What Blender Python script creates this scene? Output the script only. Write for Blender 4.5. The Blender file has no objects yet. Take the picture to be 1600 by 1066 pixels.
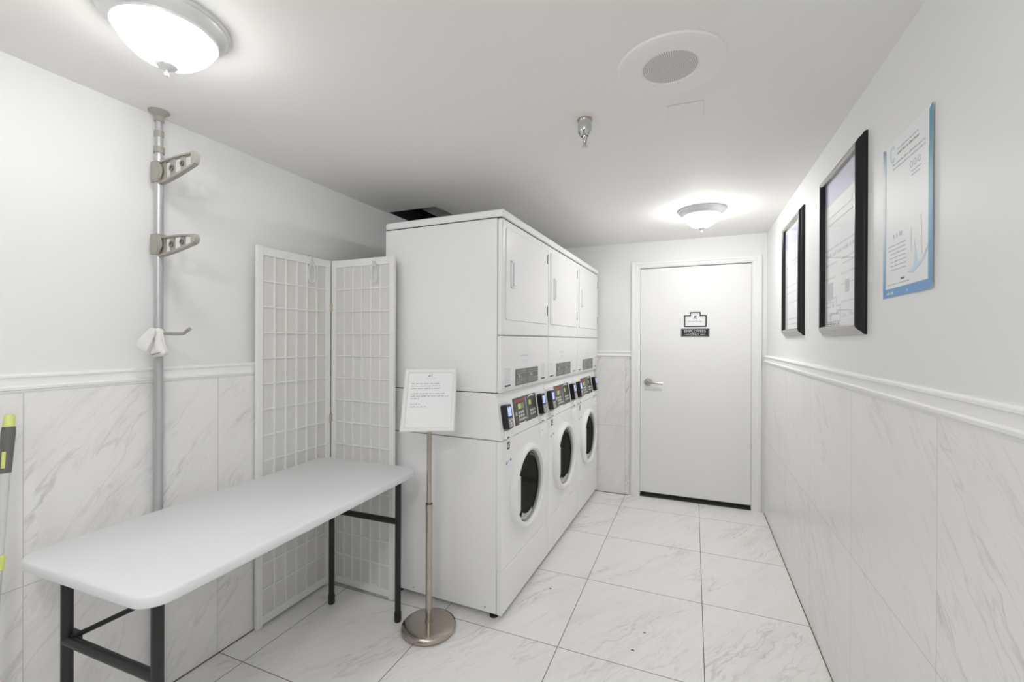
import bpy, math, random
from mathutils import Vector, Matrix
random.seed(7)
S = bpy.context.scene
C = S.collection
PI = math.pi

# ------------------------------------------------------------------ camera
H = 2.263                      # ceiling height
XR, XRT = 0.549, 0.530         # right wall paint / tile face
XL, XLT = -1.959, -1.933       # left wall paint / tile face
YB = 4.065                     # back wall
YF = -1.7                      # where the modelled room stops behind the camera
cd = bpy.data.cameras.new('camera'); cam = bpy.data.objects.new('camera', cd); C.objects.link(cam)
S.camera = cam
cd.sensor_fit = 'HORIZONTAL'; cd.sensor_width = 36.0; cd.lens = 686.6 * 36 / 1600
cd.clip_start = 0.02
fw = Vector((-0.38178899, 0.92424869, -0.00123449)); rt = Vector((0.9242415, 0.3817909, 0.0036551)); up = rt.cross(fw) * -1
up = fw.cross(rt) * -1
if up.z < 0: up = -up
m = Matrix((rt, up, -fw)).transposed().to_4x4(); m.translation = (0, 0, 1.3846)
cam.matrix_world = m

# ------------------------------------------------------------------ world, exposure
w = bpy.data.worlds.new('world'); S.world = w; w.use_nodes = True
w.node_tree.nodes['Background'].inputs[0].default_value = (0.93, 0.96, 1.0, 1)
w.node_tree.nodes['Background'].inputs[1].default_value = 0.22
S.view_settings.view_transform = 'Standard'; S.view_settings.look = 'None'
S.view_settings.gamma = 1; S.view_settings.use_curve_mapping = False
S.view_settings.exposure = 0.14
LAMPS = (22.0, 60.0, 74.0, 74.0)   # emission of the lit glass bowls: over the table, by the door, two unseen fill lamps added behind the camera
S.cycles.max_bounces = 12; S.cycles.diffuse_bounces = 8
S.cycles.sample_clamp_indirect = 6

# ------------------------------------------------------------------ materials
def pmat(name, col, rough=.5, metal=0, spec=.5, emit=None, es=0, alpha=1, trans=0, bump=0, bscale=80, coat=0):
    m = bpy.data.materials.new(name); m.use_nodes = True
    nt = m.node_tree; b = nt.nodes['Principled BSDF']
    b.inputs['Base Color'].default_value = (*col, 1); b.inputs['Roughness'].default_value = rough
    b.inputs['Metallic'].default_value = metal; b.inputs['Specular IOR Level'].default_value = spec
    b.inputs['Alpha'].default_value = alpha; b.inputs['Transmission Weight'].default_value = trans
    b.inputs['Coat Weight'].default_value = coat
    if emit: b.inputs['Emission Color'].default_value = (*emit, 1); b.inputs['Emission Strength'].default_value = es
    # small procedural variation so that nothing is perfectly uniform
    tc = nt.nodes.new('ShaderNodeTexCoord'); n = nt.nodes.new('ShaderNodeTexNoise'); n.inputs['Scale'].default_value = bscale
    n.inputs['Detail'].default_value = 4
    nt.links.new(tc.outputs['Object'], n.inputs['Vector'])
    if bump:
        bp = nt.nodes.new('ShaderNodeBump'); bp.inputs['Strength'].default_value = bump; bp.inputs['Distance'].default_value = .002
        nt.links.new(n.outputs[0], bp.inputs['Height']); nt.links.new(bp.outputs[0], b.inputs['Normal'])
    else:
        mr = nt.nodes.new('ShaderNodeMapRange'); mr.inputs[3].default_value = max(0, rough - .03); mr.inputs[4].default_value = min(1, rough + .03)
        nt.links.new(n.outputs[0], mr.inputs[0]); nt.links.new(mr.outputs[0], b.inputs['Roughness'])
    return m

class N:
    """tiny node-graph helper"""
    def __init__(s, m): s.nt = m.node_tree
    def math(s, op, a, b=None, c=None):
        n = s.nt.nodes.new('ShaderNodeMath'); n.operation = op
        for i, v in enumerate((a, b, c)):
            if v is None: continue
            if isinstance(v, (int, float)): n.inputs[i].default_value = v
            else: s.nt.links.new(v, n.inputs[i])
        return n.outputs[0]
    def ss(s, v, lo, hi, o0=0., o1=1.):
        n = s.nt.nodes.new('ShaderNodeMapRange'); n.interpolation_type = 'SMOOTHSTEP'; n.clamp = True
        s.nt.links.new(v, n.inputs[0])
        for i, x in ((1, lo), (2, hi), (3, o0), (4, o1)): n.inputs[i].default_value = x
        return n.outputs[0]
    def comb(s, x, y, z):
        n = s.nt.nodes.new('ShaderNodeCombineXYZ')
        for i, v in enumerate((x, y, z)):
            if isinstance(v, (int, float)): n.inputs[i].default_value = v
            else: s.nt.links.new(v, n.inputs[i])
        return n.outputs[0]
    def noise(s, vec, scale, det=5, rough=.55):
        n = s.nt.nodes.new('ShaderNodeTexNoise'); n.inputs['Scale'].default_value = scale; n.inputs['Detail'].default_value = det
        n.inputs['Roughness'].default_value = rough
        s.nt.links.new(vec, n.inputs['Vector']); return n.outputs[0]
    def mixc(s, f, a, b):
        n = s.nt.nodes.new('ShaderNodeMix'); n.data_type = 'RGBA'
        if isinstance(f, (int, float)): n.inputs[0].default_value = f
        else: s.nt.links.new(f, n.inputs[0])
        for i, v in ((6, a), (7, b)):
            if isinstance(v, tuple): n.inputs[i].default_value = (*v, 1)
            else: s.nt.links.new(v, n.inputs[i])
        return n.outputs[2]

def marble(name, ax, a0, b0, tw, th, ang, base, vein, vs, grout, gw, rough):
    """marble-look tile laid on a world grid; ax = the two object axes spanned by the surface"""
    m = bpy.data.materials.new(name); m.use_nodes = True; g = N(m); nt = m.node_tree; b = nt.nodes['Principled BSDF']
    tc = nt.nodes.new('ShaderNodeTexCoord'); sp = nt.nodes.new('ShaderNodeSeparateXYZ'); nt.links.new(tc.outputs['Object'], sp.inputs[0])
    A = sp.outputs['XYZ'.index(ax[0])]; B = sp.outputs['XYZ'.index(ax[1])]
    fa = g.math('DIVIDE', g.math('SUBTRACT', A, a0), tw); fb = g.math('DIVIDE', g.math('SUBTRACT', B, b0), th)
    ia = g.math('FLOOR', fa); ib = g.math('FLOOR', fb)
    wn = nt.nodes.new('ShaderNodeTexWhiteNoise'); wn.noise_dimensions = '3D'; nt.links.new(g.comb(ia, ib, 3.7), wn.inputs[0])
    rs = nt.nodes.new('ShaderNodeSeparateXYZ'); nt.links.new(wn.outputs['Color'], rs.inputs[0])
    ca, sa = math.cos(ang), math.sin(ang)
    along = g.math('ADD', g.math('MULTIPLY', A, ca), g.math('MULTIPLY', B, sa))
    acro = g.math('SUBTRACT', g.math('MULTIPLY', B, ca), g.math('MULTIPLY', A, sa))
    ox = g.math('MULTIPLY', rs.outputs[0], 17.); oy = g.math('MULTIPLY', rs.outputs[1], 23.)
    al = g.math('ADD', along, ox); ac = g.math('ADD', acro, oy)
    warp = g.noise(g.comb(g.math('MULTIPLY', al, 2.0), g.math('MULTIPLY', ac, 2.6), 0.), 1.6, 5, .6)
    ac2 = g.math('ADD', ac, g.math('MULTIPLY', g.math('SUBTRACT', warp, .5), .11))
    # thin veins
    n1 = g.noise(g.comb(g.math('MULTIPLY', al, .9), g.math('MULTIPLY', ac2, 5.5), 1.), 1.0, 4, .6)
    v1 = g.ss(g.math('ABSOLUTE', g.math('SUBTRACT', n1, .47)), 0., .016, 1., 0.)
    n2 = g.noise(g.comb(g.math('MULTIPLY', al, 1.6), g.math('MULTIPLY', ac2, 13.), 5.), 1.0, 5, .65)
    v2 = g.ss(g.math('ABSOLUTE', g.math('SUBTRACT', n2, .5)), 0., .024, 1., 0.)
    # where veins are strong
    dens = g.ss(g.noise(g.comb(g.math('MULTIPLY', al, 1.0), g.math('MULTIPLY', ac, 2.2), 9.), 1.6, 2, .5), .42, .66)
    cloud = g.noise(g.comb(g.math('MULTIPLY', al, 1.2), g.math('MULTIPLY', ac2, 5.), 13.), 1.6, 6, .62)
    cl = g.ss(cloud, .48, .72)
    tot = g.math('ADD', g.math('MULTIPLY', v1, g.math('ADD', .18, g.math('MULTIPLY', dens, .62))), g.math('MULTIPLY', g.math('MULTIPLY', v2, dens), .42))
    tot = g.math('ADD', tot, g.math('MULTIPLY', cl, g.math('ADD', .16, g.math('MULTIPLY', dens, .30))))
    tot = g.math('MINIMUM', g.math('MULTIPLY', tot, vs), 1.)
    col = g.mixc(tot, base, vein)
    # joints
    ea = g.math('MULTIPLY', g.math('MINIMUM', g.math('FRACT', fa), g.math('SUBTRACT', 1., g.math('FRACT', fa))), tw)
    eb = g.math('MULTIPLY', g.math('MINIMUM', g.math('FRACT', fb), g.math('SUBTRACT', 1., g.math('FRACT', fb))), th)
    e = g.math('MINIMUM', ea, eb)
    j = g.ss(e, gw * .6, gw, 1., 0.)
    col = g.mixc(j, col, grout)
    nt.links.new(col, b.inputs['Base Color'])
    nt.links.new(g.math('ADD', rough, g.math('MULTIPLY', j, .5)), b.inputs['Roughness'])
    bp = nt.nodes.new('ShaderNodeBump'); bp.inputs['Strength'].default_value = .5; bp.inputs['Distance'].default_value = .001
    nt.links.new(g.math('SUBTRACT', 1., j), bp.inputs['Height']); nt.links.new(bp.outputs[0], b.inputs['Normal'])
    return m

TB = (.84, .835, .825)
M = {}
M['floor'] = marble('floor marble tile', 'XY', -.563, 1.914, .61, .6116, math.radians(58), (.86, .85, .835), (.50, .485, .46), .50, (.16, .15, .13), .0022, .20)
M['tile_left'] = marble('left wall marble tile', 'YZ', .686, .0, .6075, .61, math.radians(53), TB, (.52, .51, .50), .52, (.58, .57, .55), .0016, .30)
M['tile_right'] = marble('right wall marble tile', 'YZ', 1.335, .0, .6075, .61, math.radians(40), TB, (.55, .54, .53), .50, (.64, .63, .61), .0014, .30)
M['tile_back'] = marble('back wall marble tile', 'XZ', -.565, .005, .61, .61, math.radians(60), TB, (.50, .49, .48), .62, (.58, .57, .55), .0016, .30)
M['paint'] = pmat('pale grey wall paint', (.81, .815, .815), .5, bump=.05, bscale=160, spec=.3)
M['ceil'] = pmat('ceiling paint', (.86, .85, .83), .75, bump=.05, bscale=120, spec=.2)
M['trim'] = pmat('white trim paint', (.86, .86, .85), .5, spec=.35)
M['door'] = pmat('white door paint', (.84, .84, .825), .38)
M['white'] = pmat('white appliance enamel', (.87, .872, .88), .22)
M['white2'] = pmat('white appliance plastic', (.87, .872, .875), .32)
M['seam'] = pmat('dark gap', (.08, .08, .08), .8)
M['table'] = pmat('light grey blow-moulded plastic', (.76, .775, .80), .42, bump=.12, bscale=500)
M['black'] = pmat('black powder-coated steel', (.012, .012, .013), .38)
M['blackp'] = pmat('black plastic', (.012, .012, .014), .3)
M['blackgl'] = pmat('glossy black', (.01, .01, .012), .16, coat=.3)
M['nickel'] = pmat('brushed nickel', (.50, .455, .40), .22, metal=1)
M['nickel2'] = pmat('satin nickel rim', (.80, .80, .81), .36, metal=.6)
M['chrome'] = pmat('chrome', (.62, .62, .60), .18, metal=1)
M['copper'] = pmat('copper cup', (.55, .45, .38), .3, metal=1)
M['alu'] = pmat('aluminium tube', (.52, .525, .54), .42, metal=.55)
M['nickel3'] = pmat('satin door hardware', (.50, .49, .46), .28, metal=1)
M['taupe'] = pmat('taupe plastic', (.36, .34, .30), .45)
M['taupe2'] = pmat('dark taupe plastic', (.17, .16, .14), .5)
M['screenw'] = pmat('white lacquered wood', (.84, .84, .825), .4)
M['cloth'] = pmat('white cotton cloth', (.80, .79, .77), .9, bump=.5, bscale=260)
M['clothd'] = pmat('painted shade inside the cloth', (.30, .28, .26), .9)
M['clear'] = pmat('clear plastic', (.86, .90, .89), .12, alpha=.55)
M['panel'] = pmat('charcoal control overlay', (.075, .07, .065), .35)
M['plate'] = pmat('grey rating plate', (.17, .165, .15), .45)
M['ink'] = pmat('dark print', (.10, .10, .11), .6)
M['inkl'] = pmat('light grey print', (.50, .51, .54), .6)
M['inkw'] = pmat('white print', (.85, .85, .85), .6)
M['inkp'] = pmat('pale blue-grey print', (.55, .60, .70), .6)
M['red'] = pmat('red stripe', (.45, .07, .05), .5)
M['lcd'] = pmat('green display', (.35, .50, .10), .3, emit=(.55, .7, .15), es=.22)
M['lcdb'] = pmat('blue display', (.35, .42, .7), .3, emit=(.55, .62, .95), es=.5)
M['btn'] = pmat('pale key', (.62, .62, .58), .5)
M['gkey'] = pmat('grey keypad', (.30, .30, .30), .5)
M['blue'] = pmat('blue print', (.16, .33, .62), .5)
M['bluel'] = pmat('light blue print', (.55, .70, .82), .5)
M['teal'] = pmat('teal print', (.16, .42, .52), .5)
M['green'] = pmat('green print', (.25, .58, .36), .5)
M['pink'] = pmat('salmon print', (.82, .64, .60), .6)
M['navy'] = pmat('navy print', (.03, .08, .20), .5)
M['lav'] = pmat('lavender print and pocket shade', (.60, .62, .78), .6)
M['paper'] = pmat('white paper', (.86, .865, .88), .55)
M['paperg'] = pmat('glossy laminated paper', (.83, .85, .86), .5, spec=.3)
M['snap'] = pmat('white satin snap frame', (.82, .82, .80), .3)
M['railsheen'] = pmat('frame rail with painted reflection', (.42, .41, .38), .26, metal=.8)  # paler copy of the dark frame, floor and ceiling reflections put into its colour
M['fblack'] = pmat('black lacquer frame', (.010, .010, .012), .34, spec=.35, bscale=3)
def pane_mat():
    m = bpy.data.materials.new('picture glass'); m.use_nodes = True; nt = m.node_tree; nt.nodes.clear()
    o = nt.nodes.new('ShaderNodeOutputMaterial'); mx = nt.nodes.new('ShaderNodeMixShader'); t = nt.nodes.new('ShaderNodeBsdfTransparent')
    g = nt.nodes.new('ShaderNodeBsdfGlossy'); g.inputs['Roughness'].default_value = .03; f = nt.nodes.new('ShaderNodeLayerWeight'); f.inputs[0].default_value = .5; g_ = N(m)
    nt.links.new(g_.math('ADD', .02, g_.math('MULTIPLY', .6, g_.math('POWER', f.outputs['Facing'], 5.))), mx.inputs[0]); nt.links.new(t.outputs[0], mx.inputs[1]); nt.links.new(g.outputs[0], mx.inputs[2]); nt.links.new(mx.outputs[0], o.inputs[0])
    return m
M['glass'] = pane_mat()
M['signedge'] = pmat('dark bronze sign edge', (.035, .033, .026), .45)
M['signb'] = pmat('black sign face', (.012, .014, .016), .3)
M['silver'] = pmat('silver sign border', (.36, .36, .36), .3, metal=.7)
M['silverl'] = pmat('silver lettering', (.72, .74, .76), .35)
M['lime'] = pmat('lime plastic', (.68, .74, .22), .4)
M['grip'] = pmat('dark grey rubber grip', (.13, .13, .125), .55)
M['mopw'] = pmat('pale grey mop pole', (.60, .61, .61), .35)
M['speck'] = pmat('lint', (.10, .09, .08), .9)
M['dark'] = pmat('dark void board and door gap shade', (.03, .03, .03), .9)
M['duct'] = pmat('grey galvanised duct', (.42, .43, .43), .6)
M['foil'] = pmat('bright foil tape', (.70, .68, .60), .35, metal=.6)
M['brass'] = pmat('dull brass', (.62, .56, .46), .4, metal=.7)
M['drumrim'] = pmat('grey door gasket', (.40, .40, .40), .5)
M['steel'] = pmat('stainless drum', (.55, .55, .55), .22, metal=1)
M['grout'] = pmat('brown joint dirt', (.16, .13, .09), .8)
M['caulk'] = pmat('aged caulk', (.62, .57, .47), .7)
for i_, es_ in enumerate(LAMPS): M['lampglass%d' % i_] = pmat('lit frosted glass', (.9, .9, .9), .4, emit=(1.0, .990, .976), es=es_)
M['smoke'] = pmat('smoky grey band', (.06, .06, .055), .35)
def dark_glass():
    m = bpy.data.materials.new('dark door glass'); m.use_nodes = True; nt = m.node_tree; nt.nodes.clear(); g = N(m)
    o = nt.nodes.new('ShaderNodeOutputMaterial'); mx = nt.nodes.new('ShaderNodeMixShader'); mx.inputs[0].default_value = .035
    d = nt.nodes.new('ShaderNodeBsdfDiffuse'); gl = nt.nodes.new('ShaderNodeBsdfGlossy'); gl.inputs['Roughness'].default_value = .12
    tc = nt.nodes.new('ShaderNodeTexCoord'); n = g.noise(tc.outputs['Object'], 14, 3)
    nt.links.new(g.mixc(n, (.006, .006, .006), (.022, .021, .019)), d.inputs[0])
    nt.links.new(d.outputs[0], mx.inputs[1]); nt.links.new(gl.outputs[0], mx.inputs[2]); nt.links.new(mx.outputs[0], o.inputs[0])
    return m
M['dglass'] = dark_glass()

def paper_lines():
    m = bpy.data.materials.new('ribbed rice paper'); m.use_nodes = True; g = N(m); nt = m.node_tree; b = nt.nodes['Principled BSDF']
    tc = nt.nodes.new('ShaderNodeTexCoord'); n = g.noise(g_map(nt, tc, (160, 160, 1.2)), 1.0, 3)
    nt.links.new(g.mixc(n, (.67, .663, .64), (.76, .75, .725)), b.inputs['Base Color']); b.inputs['Roughness'].default_value = .85
    return m
def g_map(nt, tc, sc):
    mp = nt.nodes.new('ShaderNodeMapping'); mp.inputs['Scale'].default_value = sc; nt.links.new(tc.outputs['Object'], mp.inputs[0]); return mp.outputs[0]
M['rice'] = paper_lines()

def grille_mat():
    m = bpy.data.materials.new('perforated speaker grille'); m.use_nodes = True; g = N(m); nt = m.node_tree; b = nt.nodes['Principled BSDF']
    tc = nt.nodes.new('ShaderNodeTexCoord'); sp = nt.nodes.new('ShaderNodeSeparateXYZ'); nt.links.new(tc.outputs['Object'], sp.inputs[0])
    x, y = sp.outputs[0], sp.outputs[1]
    r = g.math('SQRT', g.math('ADD', g.math('MULTIPLY', x, x), g.math('MULTIPLY', y, y)))
    th = g.math('ARCTAN2', y, x)
    a = g.math('SINE', g.math('MULTIPLY', r, 2 * PI / .0056)); c = g.math('SINE', g.math('MULTIPLY', th, 72))
    hole = g.ss(g.math('ADD', g.math('MULTIPLY', a, .6), g.math('MULTIPLY', c, .5)), .0, .5)
    nt.links.new(g.mixc(hole, (.76, .75, .73), (.22, .21, .20)), b.inputs['Base Color']); b.inputs['Roughness'].default_value = .6
    return m
M['grille'] = grille_mat()

# ------------------------------------------------------------------ mesh builder
class MB:
    def __init__(s): s.v = []; s.f = []; s.xf = None
    def add(s, vs, fs):
        o = len(s.v)
        s.v += [tuple(s.xf(*p)) if s.xf else tuple(p) for p in vs]
        s.f += [tuple(i + o for i in f) for f in fs]; return s
    def box(s, x0, x1, y0, y1, z0, z1):
        vs = [(x, y, z) for x in (x0, x1) for y in (y0, y1) for z in (z0, z1)]
        return s.add(vs, [(0, 1, 3, 2), (4, 6, 7, 5), (0, 4, 5, 1), (2, 3, 7, 6), (0, 2, 6, 4), (1, 5, 7, 3)])
    def prism(s, poly, fn, t0, t1):
        """poly 2-D, fn(a,b,t) -> 3-D"""
        n = len(poly)
        vs = [fn(a, b, t0) for a, b in poly] + [fn(a, b, t1) for a, b in poly]
        fs = [tuple(range(n))[::-1], tuple(range(n, 2 * n))] + [(i, (i + 1) % n, n + (i + 1) % n, n + i) for i in range(n)]
        return s.add(vs, fs)
    def loft(s, rings, cap=True):
        n = len(rings[0]); vs = [p for r in rings for p in r]; fs = []
        for k in range(len(rings) - 1):
            for i in range(n): fs.append((k * n + i, k * n + (i + 1) % n, (k + 1) * n + (i + 1) % n, (k + 1) * n + i))
        if cap: fs += [tuple(range(n))[::-1], tuple(range((len(rings) - 1) * n, len(rings) * n))]
        return s.add(vs, fs)
    def tube(s, pts, r, seg=16, rs=None):
        pts = [Vector(p) for p in pts]; rings = []; ref = None
        for i, p in enumerate(pts):
            d = (pts[min(i + 1, len(pts) - 1)] - pts[max(i - 1, 0)]).normalized()
            if ref is None:
                ref = Vector((0, 0, 1)) if abs(d.z) < .9 else Vector((1, 0, 0))
            a = (ref - d * ref.dot(d)).normalized(); ref = a; b = d.cross(a)
            rr = rs[i] if rs else r
            rings.append([p + (a * math.cos(t) + b * math.sin(t)) * rr for t in [2 * PI * k / seg for k in range(seg)]])
        return s.loft(rings)
    def lathe(s, prof, o=(0, 0, 0), ax='z', seg=64, sgn=1, cap=True):
        """prof = [(r, h)...]"""
        rings = []
        for r, h in prof:
            ring = []
            for k in range(seg):
                t = 2 * PI * k / seg; c, d = max(r, 1e-5) * math.cos(t), max(r, 1e-5) * math.sin(t); hh = h * sgn
                ring.append({'z': (o[0] + c, o[1] + d, o[2] + hh), 'x': (o[0] + hh, o[1] + c, o[2] + d), 'y': (o[0] + d, o[1] + hh, o[2] + c)}[ax])
            rings.append(ring)
        if not cap: rings.append(rings[0])
        return s.loft(rings, cap)
    def build(s, name, mat, parent=None, loc=(0, 0, 0), rot=(0, 0, 0), smooth=32, bevel=0, seg=2, sub=0):
        me = bpy.data.meshes.new(name); me.from_pydata(s.v, [], s.f); me.validate()
        import bmesh
        bm = bmesh.new(); bm.from_mesh(me); bmesh.ops.recalc_face_normals(bm, faces=bm.faces); bm.to_mesh(me); bm.free()
        me.materials.append(M[mat] if isinstance(mat, str) else mat)
        o = bpy.data.objects.new(name, me); C.objects.link(o)
        if smooth:
            me.polygons.foreach_set('use_smooth', [True] * len(me.polygons)); me.set_sharp_from_angle(angle=math.radians(smooth))
        o.location = loc; o.rotation_euler = rot
        if parent: o.parent = parent
        if bevel:
            b = o.modifiers.new('bevel', 'BEVEL'); b.width = bevel; b.segments = seg; b.limit_method = 'ANGLE'; b.angle_limit = math.radians(35); b.harden_normals = True
        if sub:
            b = o.modifiers.new('sub', 'SUBSURF'); b.levels = sub; b.render_levels = sub
        return o

def rrect(a0, a1, b0, b1, r, n=6):
    P = []
    for (ca, cb, t0) in ((a1 - r, b1 - r, 0), (a0 + r, b1 - r, 90), (a0 + r, b0 + r, 180), (a1 - r, b0 + r, 270)):
        for k in range(n + 1):
            t = math.radians(t0 + 90 * k / n); P.append((ca + r * math.cos(t), cb + r * math.sin(t)))
    return P

def tag(o, label=None, cat=None, group=None, kind=None):
    if label: o['label'] = label
    if cat: o['category'] = cat
    if group: o['group'] = group
    if kind: o['kind'] = kind
    return o
def empty(name, loc=(0, 0, 0), rz=0, label=None, cat=None, group=None, kind=None, rot=None):
    o = bpy.data.objects.new(name, None); C.objects.link(o); o.empty_display_size = .05
    o.location = loc; o.rotation_euler = rot if rot else (0, 0, rz)
    return tag(o, label, cat, group, kind)
def struct(o, parent=None):
    o['kind'] = 'structure'; return o
def copy_tree(o, parent=None):
    c = o.copy(); C.objects.link(c)
    if parent: c.parent = parent
    for ch in list(o.children): copy_tree(ch, c)
    return c
def text(name, body, mat, parent, origin, ux, uy, width, height=None, depth=.0004, align='CENTER'):
    """flat lettering fitted to a width; ux / uy = reading and up directions (parent space)"""
    cu = bpy.data.curves.new(name, 'FONT'); cu.body = body; cu.align_x = 'LEFT'; cu.extrude = 0
    t = bpy.data.objects.new(name, cu); C.objects.link(t)
    dg = bpy.context.evaluated_depsgraph_get(); me = bpy.data.meshes.new_from_object(t.evaluated_get(dg))
    bpy.data.objects.remove(t)
    xs = [v.co.x for v in me.vertices]; ys = [v.co.y for v in me.vertices]
    sx = width / (max(xs) - min(xs)); sy = (height / (max(ys) - min(ys))) if height else sx
    cx = {'CENTER': (max(xs) + min(xs)) / 2, 'LEFT': min(xs)}[align]; cy = (max(ys) + min(ys)) / 2
    ux = Vector(ux); uy = Vector(uy); n = ux.cross(uy); O = Vector(origin)
    for v in me.vertices: v.co = O + ux * ((v.co.x - cx) * sx) + uy * ((v.co.y - cy) * sy) + n * depth
    me.materials.clear(); me.materials.append(M[mat])
    o = bpy.data.objects.new(name, me); C.objects.link(o); o.parent = parent; return o
def scribble(mb, fn, a0, a1, b, h, t, word=(.5, 2.2), gap=.6, rnd=random):
    """a line of print too small to read: letter-sized ticks in word groups. fn(a,b,t)"""
    a = a0; step = h * .62
    while a < a1 - step:
        n = int(rnd.uniform(2, 8))
        for k in range(n):
            if a > a1 - step: break
            hh = h * rnd.choice((.62, .62, .7, 1.0)); ww = step * rnd.uniform(.45, .7)
            P = [(a, b), (a + ww, b), (a + ww, b + hh), (a, b + hh)]
            mb.prism(P, fn, t, t + .0002); a += step
        a += step * gap * 1.6
    return mb

# ------------------------------------------------------------------ THE SETTING
struct(MB().box(-2.06, .65, YF, 4.22, -.06, 0).build('floor', 'floor', smooth=0))
# ceiling with the rough opening above the gap behind the machines
HX0, HX1, HY0, HY1 = -1.953, -1.56, 2.475, 3.05
cb = MB()
cb.box(-2.06, .65, YF, HY0, H, H + .004).box(-2.06, .65, HY1, 4.17, H, H + .004).box(HX1, .65, HY0, HY1, H, H + .004).box(-2.06, HX0, HY0, HY1, H, H + .004)
ceiling = struct(cb.build('ceiling', 'ceil', smooth=0))
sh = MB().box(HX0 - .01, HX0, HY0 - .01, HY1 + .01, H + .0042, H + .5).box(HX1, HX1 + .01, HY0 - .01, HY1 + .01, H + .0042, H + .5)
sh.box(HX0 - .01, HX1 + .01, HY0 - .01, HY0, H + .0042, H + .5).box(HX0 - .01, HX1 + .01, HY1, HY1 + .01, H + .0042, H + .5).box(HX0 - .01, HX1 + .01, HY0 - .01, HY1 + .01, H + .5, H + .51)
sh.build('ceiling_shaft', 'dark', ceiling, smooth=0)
struct(MB().box(-2.06, XL, YF, 4.17, 0, H).build('wall_left', 'paint', smooth=0))
struct(MB().box(XR, .65, YF, 4.17, 0, H).build('wall_right', 'paint', smooth=0))
OX0, OX1, OZ = -.452, .452, 2.036      # door opening
wb = MB().box(XL, OX0, YB, 4.17, 0, H).box(OX1, XR, YB, 4.17, 0, H).box(OX0, OX1, YB, 4.17, OZ, H)
struct(wb.build('wall_back', 'paint', smooth=0))
# tiled wainscots
struct(MB().box(XL, XLT, YF, YB, .0, 1.214).build('wainscot_left', 'tile_left', smooth=0)).name = 'trim_1'
struct(MB().box(XRT, XR, YF, YB, .0, 1.206).build('wainscot_right', 'tile_right', smooth=0)).name = 'trim_2'
struct(MB().box(XLT, -.535, YB - .02, YB, .0, 1.236).build('wainscot_back', 'tile_back', smooth=0)).name = 'trim_3'
# chair rails: profile (out from the wall, height)
def rail(name, z0, z1, t, fn, a0, a1):
    h = z1 - z0
    P = [(0, z0), (t, z0), (t + .004, z0 + .10 * h), (t + .004, z0 + .16 * h), (t + .009, z0 + .20 * h), (t + .010, z0 + .33 * h), (t + .005, z0 + .40 * h),
         (t + .003, z0 + .62 * h), (t + .004, z0 + .78 * h), (t + .008, z0 + .82 * h), (t + .008, z0 + .90 * h), (t + .002, z0 + .93 * h), (t - .002, z1), (0, z1)]
    return struct(MB().prism(P, fn, a0, a1).build(name, 'trim', smooth=25))
rail('trim_4', 1.214, 1.275, XLT - XL - .004, lambda a, b, t: (XL + a, t, b), YF, YB - .005)
rail('trim_5', 1.206, 1.272, XR - XRT, lambda a, b, t: (XR - a, t, b), YF, YB - .02)
rail('trim_6', 1.236, 1.290, .02, lambda a, b, t: (t, YB - a, b), XLT + .001, -.5175)
# dirty joint where floor meets the walls
jb = MB().box(XLT, XLT + .003, YF, YB - .02, 0, .004)
struct(jb.build('baseboard_left', 'grout', smooth=0)); struct(MB().box(XRT - .003, XRT, YF, YB - .02, 0, .004).build('baseboard_right', 'grout', smooth=0))
struct(MB().box(XLT, -.535, YB - .0235, YB - .0202, 0, .004).build('baseboard_back', 'grout', smooth=0))
# door casing
def casing():
    P = [(0, 0), (.016, 0), (.018, .004), (.018, .022), (.013, .028), (.013, .050), (.009, .056), (.009, .064), (0, .064)]   # (out, inwards from the outer edge)
    xl, xr, zt = -.5165, .509, 2.083
    rings = [[(x + sx * b, YB - a, z - sz * b) for a, b in P] for x, z, sx, sz in ((xl, 0, 1, 0), (xl, zt, 1, .75), (xr, zt, -1, .75), (xr, 0, -1, 0))]
    struct(MB().loft(rings).build('trim_7', 'trim', smooth=25))
    mb = MB().box(OX0, OX0 + .012, YB, 4.16, 0, OZ).box(OX1 - .012, OX1, YB, 4.16, 0, OZ).box(OX0, OX1, YB, 4.16, OZ - .004, OZ)
    return struct(mb.build('trim_9', 'trim', smooth=0))
casing()
door = struct(MB().box(-.4385, .4385, YB + .010, YB + .058, .040, 2.026).build('door_1', 'door', bevel=.002))
hd = MB().lathe([(0.001, 0), (.0335, 0), (.034, .006), (.030, .012), (.014, .016), (.012, .05), (0.001, .05)], (-.372, YB + .010, 1.02), 'y', 40, -1)
P0 = Vector((-.372, YB - .028, 1.02))
rings = []
for k in range(9):
    t = k / 8; c = P0 + Vector((.125 * t, -.004 * math.sin(PI * t), -.010 * t)); a, b = .007 - .003 * t, .012 - .004 * t
    rings.append([(c.x, c.y + a * math.cos(q), c.z + b * math.sin(q)) for q in [2 * PI * i / 14 for i in range(14)]])
hd.loft(rings)
tag(hd.build('door_handle', 'nickel3', door), 'satin nickel lever handle')
struct(MB().box(-.439, .439, YB + .004, 4.16, 0, .012).build('door_gap_shade', 'dark', smooth=0)).name = 'trim_8'  # near-black strip stands in for the shaded gap under the door leaf

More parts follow.
